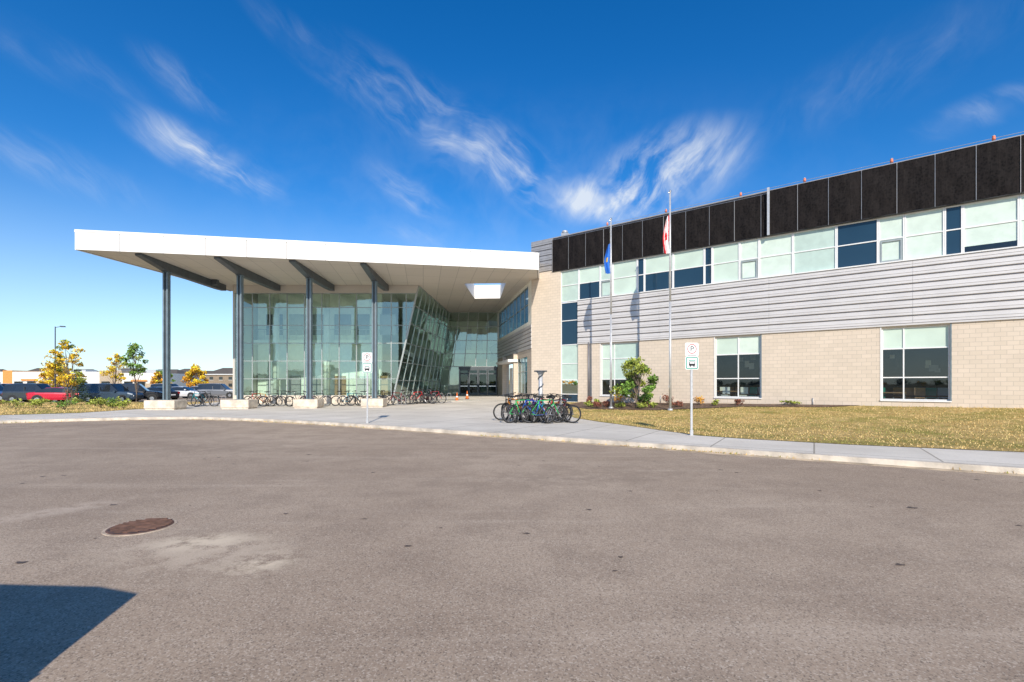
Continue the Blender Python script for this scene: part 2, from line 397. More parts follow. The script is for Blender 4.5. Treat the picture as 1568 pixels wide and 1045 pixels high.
mb.box(-.2,46,.02,.3,ZW1,ZR-.1,M_seam); mb.box(-2.15,46,-.02,.34,ZR-.02,ZR+.05,M_siding2)
s=-.2;i=0
while s<46:
    w=1.4 if s>14.1 or s<12.6 else (14.2-s)
    e=min(s+w,46); top=ZR-.05 if s>14.1 else ZR-.17; o=.14 if s>14.1 else .07
    g=.022; NX=6;NZ=6
    P=[[(s+g+(e-s-2*g)*a/NX, -o-.04*math.sin(math.pi*a/NX)*math.sin(math.pi*c/NZ)-.03*math.sin(i*3+a*1.3+c*1.7)*math.sin(math.pi*a/NX), ZW1+.03+(top-ZW1-.03)*c/NZ) for a in range(NX+1)] for c in range(NZ+1)]
    for c in range(NZ):
        for a in range(NX): mb.face([P[c][a],P[c][a+1],P[c+1][a+1],P[c+1][a]],M_black,True)
    mb.box(s+g,e-g,-o+.002,.019,top-.02,top+.02,M_black); mb.box(s+g,e-g,-o+.002,.019,ZW1+.01,ZW1+.035,M_blk)
    mb.box(s-.01,s+.01,-o-.03,-.0,ZW1+.02,top+.02,M_seam if i%3 else M_siding2)
    s=e;i+=1
mb.box(14.14,14.26,-.28,-.19,ZW1,ZR+.12,M_galv)
mb.obj('solar_collector_panels',SCH,MW)
fr=MB();gl=MB();bl=MB()
M_bls=[M_blind,pmat('mint_blind_light',(.62,.72,.62),.75,var=.06,coat=.8),pmat('mint_blind_shade',(.47,.59,.52),.75,var=.06,coat=.8)]
def window(s0,s1,z0,z1,vs,hs,cell,y=.09,fm=M_frame,ft=.055):
    fr.box(s0,s0+ft,y,y+.09,z0,z1,fm);fr.box(s1-ft,s1,y,y+.09,z0,z1,fm)
    fr.box(s0+ft,s1-ft,y+.002,y+.088,z0,z0+ft,fm);fr.box(s0+ft,s1-ft,y+.002,y+.088,z1-ft,z1,fm)
    for v in vs: fr.box(v-ft/2,v+ft/2,y+.003,y+.087,z0+ft,z1-ft,fm)
    X=[s0]+list(vs)+[s1];Z=[z0]+list(hs)+[z1]
    for i in range(len(X)-1):
        mbld=random.choice(M_bls)
        for h in hs: fr.box(X[i]+ft/2,X[i+1]-ft/2,y+.006,y+.084,h-ft/2,h+ft/2,fm)
        for j in range(len(Z)-1):
            k=cell(i,j); a,b,c,d=X[i]+.02,X[i+1]-.02,Z[j]+.02,Z[j+1]-.02
            tilt=U(-.006,.006)
            mg={'n':M_navy,'d':M_glassd,'p':mbld,'o':mbld}.get(k,M_glass)
            if k=='P':
                q=c+(d-c)*U(.12,.4)
                gl.face([(a,y+.045,c),(b,y+.045,c),(b,y+.045,q),(a,y+.045,q)],M_glass)
                gl.face([(a,y+.045,q),(b,y+.045,q),(b,y+.045,d),(a,y+.045,d)],mbld)
            else: gl.face([(a,y+.045+tilt,c),(b,y+.045-tilt,c),(b,y+.045-tilt,d),(a,y+.045+tilt,d)],mg)
            if k=='o':
                for bx in ((a+.06,a+.13,c+.05,d-.05),(b-.13,b-.06,c+.05,d-.05),(a+.13,b-.13,c+.05,c+.12),(a+.13,b-.13,d-.12,d-.05)): fr.box(bx[0],bx[1],y-.02,y+.04,bx[2],bx[3],M_mull)
cells=[(.45,1.95,'p'),(1.95,3.65,'h'),(3.65,4.6,'o'),(4.6,6.37,'p'),(6.37,6.86,'n'),(6.86,8.75,'h'),(8.75,10.66,'h'),(10.66,11.12,'n'),(11.12,12.64,'p'),(12.64,13.67,'o'),(13.67,15.35,'p'),(15.35,17.33,'p'),(17.33,19.07,'n2'),(19.07,20.09,'o'),(20.09,21.55,'p'),(21.55,22.18,'n'),(22.18,24.0,'P')]
s=24.0
for w,k in ((1.9,'p'),(1.75,'h'),(1.0,'o'),(1.6,'p'),(.5,'n'),(1.9,'p'),(1.9,'p'),(1.7,'h'),(1,'o'),(1.7,'p'),(.5,'n'),(1.9,'p'),(1.9,'h'),(2.75,'p')):
    cells.append((s,s+w,k)); s+=w
for a,b,k in cells:
    def cf(i,j,k=k):
        if k=='h': return 'p' if j==1 else 'n'
        if k=='n2': return 'n'
        if k=='o': return 'o' if j==0 else 'p'
        if k=='P': return 'p' if j==1 else 'P'
        return k
    window(a+.003,b-.003,ZW0+.005,ZW1-.005,[],[8.87],cf)
fr.box(1.93,46,-.11,.089,ZW0-.02,ZW0+.035,M_frame)
window(.453,1.927,.35,ZW0-.03,[],[.95,1.98,3.17,4.54,6.3],lambda i,j:{3:'p',4:'n',5:'n',2:'p',1:'g',0:'n'}.get(j,'g'))
for (a,b),v in zip(low,(4.73,12.57,20.06,28,36.2)):
    window(a+.003,b-.003,.903,4.457,[v],[2.01,3.42],lambda i,j:'p' if j==2 else ('p' if (a<8 and j==1) else 'g'))
    for q in (a-.05,b): fr.box(q,q+.05,-.02,.05,.88,4.5,M_steelb if q==b else M_frame)
    fr.box(a-.05,b+.05,-.06,.085,.84,.9,M_frame)
fr.obj('window_frames',SCH,MW); gl.obj('window_glass',SCH,MW)
mb=MB()
mb.box(-2,46,.32,9,.35,.55,M_floor)
mb.box(-2,46,.32,9,4.5,7.5,M_int); mb.box(-2,46,.32,9,10.05,12.3,M_roof)
mb.box(-2,46,6.9,7.2,.55,4.5,M_int); mb.box(-2,46,5.0,5.2,7.5,10.05,M_int)
for q in (2.6,9,16.5,24.6,32,40,45.8): mb.box(q,q+.15,.32,6.9,.55,4.5,M_int); mb.box(q,q+.15,.32,5,7.5,10.05,M_int)
mb.obj('interior_rooms',SCH,MW)
mb=MB()
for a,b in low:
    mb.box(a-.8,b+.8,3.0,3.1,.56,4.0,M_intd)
    for k in range(11):
        x=U(a-.5,b+.3); y=U(.6,2.4); c=random.choice([M_wood,M_signw,M_int,M_int,M_green,M_wood])
        mb.box(x,x+.42,y,y+.42,.98,1.03,c)
        mb.box(x,x+.42,y+.38,y+.42,1.1,1.5,c)
        for dx,dy in ((0,0),(.38,0),(0,.38),(.38,.38)): mb.box(x+dx,x+dx+.03,y+dy,y+dy+.03,.55,1.0,M_chrome)
    mb.box(a-.3,a+1.0,1.4,2.1,1.22,1.26,M_wood); mb.box(a-.2,a-.15,1.5,1.55,.55,1.22,M_chrome); mb.box(a+.9,a+.95,1.5,1.55,.55,1.22,M_chrome)
    for k in range(4): x=U(a,b-.2); z=U(2.1,3.2); mb.box(x,x+U(.2,.5),2.96,2.99,z,z+U(.15,.4),random.choice([M_siding2,M_int,M_siding]))
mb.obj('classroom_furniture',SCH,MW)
mb=MB()
mb.tube((2.85,-.07,.45),(2.85,-.07,4.6),.06,.06,M_sidedark,8)
for q in (8.0,16.3,24.4): mb.tube((q,-.05,.5),(q,-.05,.95),.02,.02,M_galv,6)
mb.obj('downspout',SCH,MW)
mb=MB()
bs=[4.2,8.3,12.7,15.9,19.6,23.2,27]
for q in bs:
    mb.tube((q,.1,ZR+.05),(q,.1,ZR+.2),.03,.03,M_galv,6); mb.tube((q,.1,ZR+.12),(q,.1,ZR+.3),.07,.055,M_beac,8); mb.tube((q,.1,ZR+.3),(q,.1,ZR+.33),.07,.03,M_signw,8)
for a,b in zip(bs,bs[1:]): mb.tube((a,.1,ZR+.2),(b,.1,ZR+.2),.012,.012,M_galv,4)
mb.box(.15,.55,.6,1.1,ZR+.0,ZR+.5,M_galv); mb.tube((.35,.8,ZR+.5),(.35,.8,ZR+.65),.25,.2,M_galv,10)
mb.obj('roof_edge_beacons',SCH,MW)

# entrance return wall
A=Vector((1.5,37.12));B=Vector((-1.6,54.0)); L=(B-A).length
MR=Matrix.Translation((A.x,A.y,0))@Matrix.Rotation(math.atan2((B-A).y,(B-A).x),4,'Z')
mb=MB()
opsR=[(1.2,L-.2,6.6,9.5),(6.2,11.5,.3,3.6),(1.6,5.6,.9,3.9)]
walls(mb,0,L+10,-.3,4.4,-.3,0,opsR,M_block); walls(mb,0,L+10,6.3,9.7,-.3,0,opsR,M_int)
mb.box(0,L+10,-.3,-.02,4.4,6.3,M_sidedark)
mb.obj('entrance_side_wall',SCH,MR)
mb=MB()
for i in range(6):
    z=4.4+i*.316; mb.hexa([(.0,.04,z+.05),(L,.04,z+.05),(L,-.019,z+.04),(.0,-.019,z+.04),(.0,.03,z+.3),(L,.03,z+.3),(L,-.019,z+.316),(.0,-.019,z+.316)],M_siding)
mb.box(5.6,6.0,.001,.35,-.2,4.38,M_block); mb.box(11.6,12,.001,.35,-.2,4.38,M_block)
mb.box(6.6,7.9,-.12,-.05,.4,3.2,M_white); mb.box(8.6,9.9,-.12,-.05,.4,3.2,M_signw)
mb.box(5.4,12.2,-.0,.9,3.62,3.85,M_white)
mb.obj('entrance_side_cladding',SCH,MR)
def curtain(name,c00,c10,c11,c01,us,vs,gm,mm,w=.04,parent=SCH,jit=.006):
    g=MB();f=MB(); c00,c10,c11,c01=map(Vector,(c00,c10,c11,c01))
    P=lambda a,b:(c00*(1-a)+c10*a)*(1-b)+(c01*(1-a)+c11*a)*b
    nrm=(c10-c00).cross(c01-c00).normalized()
    for a,b in zip(us,us[1:]):
        for c,d in zip(vs,vs[1:]):
            j=nrm*U(-jit,jit);k=nrm*U(-jit,jit)
            g.face([P(a,c)+j+k,P(b,c)-j+k,P(b,d)-j-k,P(a,d)+j-k],gm)
    for a in us: f.tube(P(a,vs[0]),P(a,vs[-1]),w*1.3,w*1.3,mm,4,rot=math.pi/4)
    for b in vs: f.tube(P(us[0],b),P(us[-1],b),w,w,mm,4,rot=math.pi/4)
    g.obj(name+'_glass',parent); f.obj(name+'_mullions',parent)
def P3(x,y,z): p=MR@Vector((x,y,z)); return p
curtain('entrance_side',P3(1.2,-.1,6.6),P3(L-.2,-.1,6.6),P3(L-.2,-.1,9.5),P3(1.2,-.1,9.5),[i/9 for i in range(10)],[0,.5,1],M_glassd,M_mull)
curtain('entrance_side_low',P3(1.6,-.1,.9),P3(5.6,-.1,.9),P3(5.6,-.1,3.9),P3(1.6,-.1,3.9),[0,.33,.66,1],[0,.6,1],M_glassd,M_mull)
zt=9.66
curtain('entrance_front',(-8.25,54,.45),(-1.6,54,.45),(-1.6,54,zt),(-7.0,54,zt),[0,.2,.4,.6,.8,1],[.345,.5,.66,.83,1],M_glassf,M_mull)
curtain('entrance_door_side',(-8.25,54,.45),(-5.9,54,.45),(-5.9,54,3.6),(-8.0,54,3.6),[0,.5,1],[0,.35,1],M_glassf,M_mull)
mb=MB(); g=MB()
x=-5.85
mb.box(-5.95,-1.65,53.9,54.1,3.35,3.6,M_steel)
for i in range(4):
    a,b=x+i*1.05,x+i*1.05+1.0
    mb.box(a,a+.1,53.92,54.05,.45,3.35,M_steel);mb.box(b-.1,b,53.92,54.05,.45,3.35,M_steel)
    mb.box(a+.1,b-.1,53.93,54.04,.45,.7,M_steel);mb.box(a+.1,b-.1,53.93,54.04,2.75,2.9,M_steel);mb.box(a+.1,b-.1,53.93,54.04,3.2,3.34,M_steel);mb.box(a+.1,b-.1,53.9,53.96,1.4,1.48,M_chrome)
    g.face([(a+.1,54,.7),(b-.1,54,.7),(b-.1,54,3.2),(a+.1,54,3.2)],M_glassd)
mb.obj('entrance_doors',SCH); g.obj('door_glass',SCH)
Yf=39.3
zs=[.75,2.1,3.55,5.0,6.45,7.9,9.05]; h=zs[-1]-zs[0]
xsn=[-22.5+i*1.41 for i in range(10)]; x1=xsn[-1]
zb=lambda x:.3+9.36*((x+9.7)/2.1)
curtain('hall_front',(-22.5,Yf,zs[0]),(x1,Yf,zs[0]),(x1,Yf,zs[-1]),(-22.5,Yf,zs[-1]),[i/9 for i in range(10)],[(z-zs[0])/h for z in zs],M_glassf,M_mull,.038,jit=.014)
mb=MB();g=MB()
pts=[(x1,.75),(-9.6,.75),(-7.74,9.05),(x1,9.05)]
g.face([(p[0],Yf,p[1]) for p in pts],M_glassf)
for z in zs[1:]: mb.tube((x1,Yf,z),(-9.7+2.1*(z-.3)/9.36,Yf,z),.035,.035,M_mull,4,rot=math.pi/4)
mb.tube((-8.6,Yf,zb(-8.6)),(-8.6,Yf,9.05),.045,.045,M_mull,4,rot=math.pi/4)
mb.tube((-9.72,Yf,.3),(-7.6,Yf,9.66),.09,.09,M_mull,4,rot=math.pi/4)
mb.box(-22.6,-9.75,Yf-.12,Yf+.2,-.1,.75,M_precast)
mb.hexa([(-22.55,Yf-.1,9.08),(-7.78,Yf-.1,9.08),(-7.78,Yf+.25,9.08),(-22.55,Yf+.25,9.08),(-22.55,Yf-.1,9.69),(-7.6,Yf-.1,9.69),(-7.6,Yf+.25,9.69),(-22.55,Yf+.25,9.69)],M_soffit)
mb.box(-22.7,-22.5,Yf+.01,64,-.2,9.69,M_soffit)
mb.box(-22.7,-2.2,63.8,64,-.2,9.69,M_int)
mb.obj('hall_trim',SCH); g.obj('hall_corner_glass',SCH)
curtain('leaning_glass',(-9.7,Yf,.4),(-8.25,54,.4),(-7.0,54,9.66),(-7.6,Yf,9.66),[i/9 for i in range(10)],[0,.17,.33,.5,.67,.83,1],M_glassf,M_mull,.045,jit=.015)
mb=MB()
mb.box(-22.4,-2.4,Yf+.25,63.7,.1,.34,M_floor)
mb.box(-22.4,-11.5,42.6,42.9,.34,9.6,M_int)
mb.box(-22.4,-11.5,41.9,42.59,5.15,5.5,M_int)
for k in range(6):
    x=-21.6+k*2.0; mb.box(x,x+1.0,42.52,42.59,.36,2.4,random.choice([M_wood,M_siding2,M_siding]))
    mb.box(x,x+1.4,42.5,42.59,6.0,7.8,random.choice([M_siding2,M_sidedark,M_siding2]))
for x in (-20,-15.7,-11.8): mb.tube((x,41.0,.34),(x,41.0,9.65),.26,.26,M_int,16)
for k in range(20): mb.tube((-22+k*.55,41.9,5.5),(-22+k*.55,41.9,6.4),.015,.015,M_galv,4)
mb.tube((-22.3,41.9,6.4),(-11.6,41.9,6.4),.03,.03,M_galv,6)
mb.box(-8,-2.6,58,58.3,4.7,5.6,M_int); mb.box(-9,-2.5,61,61.2,.34,9.6,M_int); mb.box(-6.5,-4,60.85,60.99,.35,2.7,M_intd)
for k in range(5): mb.box(-8.5+k*1.4,-7.9+k*1.4,60.8,60.98,6,8.6,M_siding2)
mb.obj('hall_interior',SCH)

# canopy roof
ROOF=[(-25.9,28.7),(1.8,33.8),(2.0,36.65),(1.5,37.15),(-1.6,54.2),(-2.3,64.05),(-22.72,64.05),(-22.72,43),(-24.2,41.7)]
HOLE=[(-3.8,38.6),(-.5,38.4),(-1.1,45.2),(-3.5,45.4)]
def holed(name,z,mat,up):
    bm=bmesh.new(); E=[]
    for loop in (ROOF,HOLE):
        vs=[bm.verts.new((p[0],p[1],z)) for p in loop]
        for i in range(len(vs)): E.append(bm.edges.new((vs[i],vs[(i+1)%len(vs)])))
    bmesh.ops.triangle_fill(bm,use_beauty=True,use_dissolve=False,edges=E,normal=(0,0,1 if up else -1))
    for f in bm.faces:
        if (f.normal.z>0)!=up: f.normal_flip()
    me=bpy.data.meshes.new(name); bm.to_mesh(me); bm.free(); me.materials.append(mat)
    o=bpy.data.objects.new(name,me); COL.objects.link(o); o.parent=SCH; return o
M_sof2,nt,b=newmat('soffit_panels'); co=coords(nt)
br=N(nt,'ShaderNodeTexBrick'); br.offset=0; br.inputs['Scale'].default_value=1;br.inputs['Brick Width'].default_value=1.22;br.inputs['Row Height'].default_value=2.44
br.inputs['Mortar Size'].default_value=.014;br.inputs['Color1'].default_value=(.60,.55,.48,1);br.inputs['Color2'].default_value=(.56,.515,.45,1);br.inputs['Mortar'].default_value=(.32,.30,.27,1)
nt.links.new(mapping(nt,co,rot=(0,0,math.radians(-10.4))),br.inputs['Vector']); nt.links.new(br.outputs['Color'],b.inputs['Base Color']); b.inputs['Roughness'].default_value=.75
holed('canopy_soffit',9.70,M_sof2,False); holed('canopy_roof',10.8,M_roof,True)
mb=MB()
def fascia(p,q,w=2.4,z0=9.66,z1=10.84,t=.07,mat=M_white):
    p=Vector(p);q=Vector(q);d=q-p;Ln=d.length;d.normalize();nn=Vector((d.y,-d.x)); k=max(1,round(Ln/w))
    mb.hexa([(*(p),z0+.03),(*(q),z0+.03),(*(q-nn*.05),z0+.03),(*(p-nn*.05),z0+.03),(*(p),z1-.03),(*(q),z1-.03),(*(q-nn*.05),z1-.03),(*(p-nn*.05),z1-.03)],M_soffline)
    for i in range(k):
        a=p+d*(Ln*i/k+.014);b=p+d*(Ln*(i+1)/k-.014); a0,b0=a+nn*.002,b+nn*.002;a1,b1=a+nn*t,b+nn*t
        mb.hexa([(*a1,z0),(*b1,z0),(*b0,z0),(*a0,z0),(*a1,z1-.14),(*b1,z1-.14),(*b0,z1-.14),(*a0,z1-.14)],mat)
    a,b=p,q; a1,b1=a+nn*(t+.03),b+nn*(t+.03)
    mb.hexa([(*a1,z1-.13),(*b1,z1-.13),(*b,z1-.13),(*a,z1-.13),(*a1,z1),(*b1,z1),(*b,z1),(*a,z1)],mat)
fascia(ROOF[0],ROOF[1]);fascia(ROOF[1],ROOF[2],3);fascia(ROOF[8],ROOF[0]);fascia(ROOF[6],ROOF[7])
for i in range(4):
    a=HOLE[i];b=HOLE[(i+1)%4]; mb.face([(*a,9.69),(*b,9.69),(*b,10.95),(*a,10.95)],M_white)
mb.obj('canopy_fascia',SCH)
mb=MB();cm=MB()
cols=[(-23.0,32.2),(-18.67,33.2),(-14.33,34.2),(-10.0,35.2)]
for cx,cy in cols:
    yf=28.7+(cx+25.9)*.184+.35; dx=-.05
    X=lambda y:cx+dx*(y-cy)
    prof=[(yf,.12),(cy,.55),(38.2,.5),(Yf-.12,.45)]
    for (ya,da),(yb,db) in zip(prof,prof[1:]):
        xa,xb=X(ya),X(yb); w=.2
        mb.hexa([(xa-w,ya,9.68-da),(xa+w,ya,9.68-da),(xb+w,yb,9.68-db),(xb-w,yb,9.68-db),(xa-w,ya,9.69),(xa+w,ya,9.69),(xb+w,yb,9.69),(xb-w,yb,9.69)],M_steel)
    zc=9.12;b0=T(cx,cy)+.5
    cm.box(cx-.17,cx-.07,cy-.15,cy+.15,b0,zc,M_steelb);cm.box(cx+.07,cx+.17,cy-.15,cy+.15,b0,zc,M_steelb);cm.box(cx-.069,cx+.069,cy-.04,cy+.04,b0,zc,M_steel)
    cm.box(cx-.24,cx+.24,cy-.2,cy+.2,zc,zc+.02,M_steelb); cm.box(cx-.26,cx+.26,cy-.24,cy+.24,b0+.12,b0+.15,M_steelb)
mb.box(-23.6,-22.6,37.0,37.3,9.3,9.68,M_steel)
mb.obj('canopy_beams',SCH); cm.obj('canopy_columns',SCH,bevel=.01)
mb=MB()
for (cx,cy),w in zip(cols,(1.0,.95,.85,.8)):
    z=T(cx,cy); mb.box(cx-w+.05,cx+w-.05,cy-.65,cy+.5,z-.2,z+.08,M_precast); mb.box(cx-w,cx+w,cy-.7,cy+.55,z+.081,z+.62,M_precast)
mb.obj('column_plinths',SCH,bevel=.03)

# ------------------------------------------------------------------ bicycles
def bicycle(x,y,rz,col,lean=0,s=1.0,z=None):
    mb=MB(); F=pmat('bicycle_paint',col,.3,.1,var=.05)
    rh=(-.50,0,.335);fh=(.55,0,.335);bb=(-.07,0,.29);st=(-.21,0,.80);ht=(.33,0,.84);hb=(.37,0,.70)
    for c in (rh,fh):
        mb.torus(c,.315,.027,M_rubber,22,6); mb.torus(c,.286,.008,M_sidedark,22,4)
        for k in range(10):
            a=2*math.pi*k/10; mb.tube(c,(c[0]+.285*math.cos(a),U(-.01,.01),c[2]+.285*math.sin(a)),.0025,.0025,M_siding2,3,False)
        mb.tube((c[0],-.05,c[2]),(c[0],.05,c[2]),.022,.022,M_sidedark,6)
    for p,q,r in ((bb,st,.021),(st,ht,.02),(bb,hb,.026),(hb,ht,.026)): mb.tube(p,q,r,r,F,7)
    for sgn in (-.05,.05):
        mb.tube((rh[0],sgn,rh[2]),(bb[0],sgn*.6,bb[2]),.01,.01,F,5);mb.tube((rh[0],sgn,rh[2]),(st[0]+.01,sgn*.3,st[2]-.06),.009,.009,F,5)
        mb.tube((fh[0],sgn,fh[2]),(hb[0],sgn*.9,hb[2]),.014,.016,F,5)
    mb.tube(st,(-.25,0,.93),.013,.013,M_chrome,6)
    mb.tube(ht,(.31,0,.97),.014,.014,M_blk,6); mb.tube((.33,-.29,1.0),(.33,.29,1.0),.012,.012,M_blk,6)
    for sg in (-1,1): mb.tube((.33,sg*.29,1.0),(.28,sg*.33,1.0),.018,.018,M_rubber,6)
    mb.hexa([(-.38,-.075,.93),(-.1,-.02,.94),(-.1,.02,.94),(-.38,.075,.93),(-.38,-.06,.985),(-.1,-.015,.975),(-.1,.015,.975),(-.38,.06,.985)],M_rubber)
    mb.tube((bb[0],-.045,bb[2]),(bb[0],-.055,bb[2]),.09,.09,M_rubber,14)
    mb.tube((bb[0],-.07,bb[2]),(bb[0]+.1,-.07,bb[2]-.13),.01,.01,M_chrome,5);mb.tube((bb[0],.07,bb[2]),(bb[0]-.1,.07,bb[2]+.13),.01,.01,M_chrome,5)
    mb.box(bb[0]+.05,bb[0]+.15,-.16,-.07,bb[2]-.14,bb[2]-.12,M_rubber);mb.box(bb[0]-.15,bb[0]-.05,.07,.16,bb[2]+.12,bb[2]+.14,M_rubber)
    if z is None: z=T(x,y)
    M=Matrix.Translation((x,y,z))@Matrix.Rotation(rz,4,'Z')@Matrix.Rotation(lean,4,'X')@Matrix.Scale(s,4)
    return mb.obj('bicycle',None,M)
pal=[(.02,.02,.025),(.03,.1,.4),(.5,.03,.03),(.05,.4,.12),(.5,.5,.52),(.02,.25,.35),(.55,.2,.02),(.6,.6,.6),(.08,.02,.2),(.02,.35,.4),(.25,.02,.03)]
def rack(x0,x1,y,z,rz=0,n=6,h=.8,mt=None):
    mt=mt or M_siding2
    mb=MB(); L=x1-x0
    for i in range(n):
        a=-L/2+L*(i+.5)/n
        mb.tube((a-.15,0,0),(a-.15,0,h-.15),.02,.02,mt,6);mb.tube((a+.15,0,0),(a+.15,0,h-.15),.02,.02,mt,6)
        for k in range(6):
            t0=math.pi*k/6;t1=math.pi*(k+1)/6
            mb.tube((a+.15*math.cos(t0),0,h-.15+.15*math.sin(t0)),(a+.15*math.cos(t1),0,h-.15+.15*math.sin(t1)),.02,.02,mt,6)
    mb.tube((-L/2,0,.06),(L/2,0,.06),.02,.02,mt,6)
    mb.obj('bicycle_rack',None,Matrix.Translation(((x0+x1)/2,y,z))@Matrix.Rotation(rz,4,'Z'))
rack(-.2,2.5,21.9,T(1.2,21.9),.06,6)
cl_b=[(-.05,21.6,1.9,0),(.2,21.9,2.2,6),(.45,21.2,.45,3),(.75,21.7,2.0,8),(.95,20.9,2.75,1),(1.25,21.5,1.1,9),(1.35,21.0,.15,3),(1.6,21.7,2.3,2),(1.85,21.2,1.0,4),(2.0,21.75,.7,0),(2.1,21.2,2.6,0),(2.2,21.9,1.9,10),(.1,22.5,.2,0),(1.0,22.5,1.3,1),(1.9,22.6,.5,7),(.6,22.1,.9,0),(1.5,22.2,2.7,0)]
for x,y,r,c in cl_b: bicycle(x,y,r,pal[c],U(-.16,.16),U(1.12,1.25))
for cx,ids in ((-18.6+.3,[2,6,0,0]),(-12.0,[0,5,0,0]),(-9.2,[0,0,10]),(-15.0,[0,8,0]),(-22.6,[9,0]),(-7.2,[0,2,0]),(-5.9,[0,10])):
    y=36.8 if cx>-14 else 36.2
    if cx>-8: y=38.2
    rack(cx-1.2,cx+1.2,y+.2,T(cx,y),0,4)
    for k,i in enumerate(ids): bicycle(cx-1+k*.72+U(-.1,.1),y+U(-.3,.3),U(-.5,.9)+(3.14 if R()<.4 else 0),pal[i],U(-.1,.1),1.15)
mb=MB(); z=T(1.35,22.2)
mb.tube((0,0,0),(0,0,2.25),.10,.10,M_galv,14); 
for k in range(60):
    a0=k*.42;a1=(k+1)*.42; z0=.2+k*.033;z1=z0+.033
    mb.tube((.105*math.cos(a0),.105*math.sin(a0),z0),(.105*math.cos(a1),.105*math.sin(a1),z1),.035,.035,M_steel,5,False)
mb.tube((0,0,2.25),(0,0,2.31),.30,.30,M_steel,16); mb.tube((0,0,2.12),(0,0,2.25),.1,.2,M_galv,12)
mb.obj('spiral_light_post',None,Matrix.Translation((1.32,22.3,z)))

# ------------------------------------------------------------------ signs
def parking_sign(x,y,rz=0,h=3.05):
    z=T(x,y); e=empty('parking_sign',(x,y,z),rz)
    mb=MB(); mb.box(-.035,.035,-.012,.012,-.1,h,M_galv); mb.box(-.05,.05,-.02,.02,0,.18,M_galv); mb.obj('post',e)
    mb=MB()
    def rr(x0,x1,z0,z1,y,mat,r=.05,t=.004):
        p=[]
        for cx,cz,a0 in ((x1-r,z1-r,0),(x0+r,z1-r,90),(x0+r,z0+r,180),(x1-r,z0+r,270)):
            for k in range(5):
                a=math.radians(a0+k*22.5); p.append((cx+r*math.cos(a),cz+r*math.sin(a)))
        f=[(a,y,b) for a,b in p]; bk=[(a,y+t,b) for a,b in p]
        mb.face(f[::-1],mat); mb.face(bk,mat)
        for i in range(len(f)): mb.face([f[i],f[(i+1)%len(f)],bk[(i+1)%len(f)],bk[i]],mat)
    rr(-.23,.23,h-.44,h,-.03,M_signw); rr(-.23,.23,h-.88,h-.45,-.03,M_signw)
    rr(-.205,.205,h-.86,h-.47,-.0345,M_green,.04,.003); rr(-.175,.175,h-.83,h-.50,-.038,M_signw,.03,.003)
    rr(-.11,.11,h-.76,h-.62,-.0415,M_blk,.03,.003); rr(-.085,.085,h-.685,h-.64,-.045,M_signw,.012,.003)
    for q in (-.065,.065): mb.tube((q,-.046,h-.77),(q,-.038,h-.77),.025,.025,M_blk,10)
    mb.box(-.12,.12,-.042,-.038,h-.60,h-.575,M_green)
    n=28
    for k in range(n):
        a0=2*math.pi*k/n;a1=2*math.pi*(k+1)/n
        mb.face([(.16*math.cos(a0),-.036,h-.2+.16*math.sin(a0)),(.16*math.cos(a1),-.036,h-.2+.16*math.sin(a1)),(.138*math.cos(a1),-.036,h-.2+.138*math.sin(a1)),(.138*math.cos(a0),-.036,h-.2+.138*math.sin(a0))],M_red)
    mb.box(-.16,.16,-.0345,-.031,h-.415,h-.395,M_blk)
    mb.obj('plates',e)
    cu=bpy.data.curves.new('letter_p','FONT'); cu.body='P'; cu.size=.26; cu.extrude=.001; cu.align_x='CENTER'; cu.materials.append(M_blk)
    t=bpy.data.objects.new('letter_p',cu); COL.objects.link(t); t.parent=e; t.location=(0,-.0355,h-.29); t.rotation_euler=(math.pi/2,0,0)
parking_sign(5.92,15.95,.12); parking_sign(-6.25,20.9,-.12)

# ------------------------------------------------------------------ flagpoles
def flagpole(x,y,top,kind):
    z=T(x,y); e=empty('flagpole',(x,y,z)); mb=MB(); h=top-z
    mb.tube((0,0,0),(0,0,h*.5),.075,.06,M_galv,12);mb.tube((0,0,h*.5),(0,0,h),.06,.035,M_galv,12)
    mb.tube((0,0,0),(0,0,.12),.16,.13,M_galv,14); mb.tube((0,0,h),(0,0,h+.06),.05,.05,M_galv,8); mb.tube((0,0,h+.06),(0,0,h+.14),.07,.03,M_chrome,8)
    mb.tube((-.07,0,1.2),(-.05,0,h-.1),.005,.005,M_signw,4); mb.box(-.1,-.06,-.03,.03,1.3,1.4,M_galv)
    mb.box(-.12,.0,-.02,.02,h-.04,h+.0,M_galv)
    mb.obj('pole',e)
    f=MB(); zt=h-1.35 if kind=='b' else h-1.2; hh=1.9 if kind=='b' else 2.2; NX,NZ=16,20; w=.44
    P=[]
    for j in range(NZ+1):
        t=j/NZ; row=[]
        for i in range(NX+1):
            s_=i/NX; wd=w*(.3+.7*math.sin(min(1,t*1.6+.12)*math.pi/2))*(1-.3*t)
            row.append((-.05-s_*wd+.03*math.sin(t*7)+.02*math.sin(s_*9), .09*math.sin(s_*10+t*2.6)*(.4+s_*.6), zt-hh*t-.3*s_*(1-t)))
        P.append(row)
    for j in range(NZ):
        for i in range(NX):
            # the limp cloth: the fly end has fallen down and inwards, so the bars run slanting
            q=i/NX+.45*(j/NZ)-.15
            if kind=='b': m=M_flagy if (.42<q<.6 and 8<j<12) else M_flagb
            else:
                m=M_flagr if (q<.22 or q>.74) else M_flagw
                if .38<q<.58 and 8<j<13: m=M_flagr
            f.face([P[j][i],P[j][i+1],P[j+1][i+1],P[j+1][i]],m,True)
    f.obj('flag',e)
flagpole(6.0,29.3,11.62,'b'); flagpole(8.8,26.9,12.35,'r')

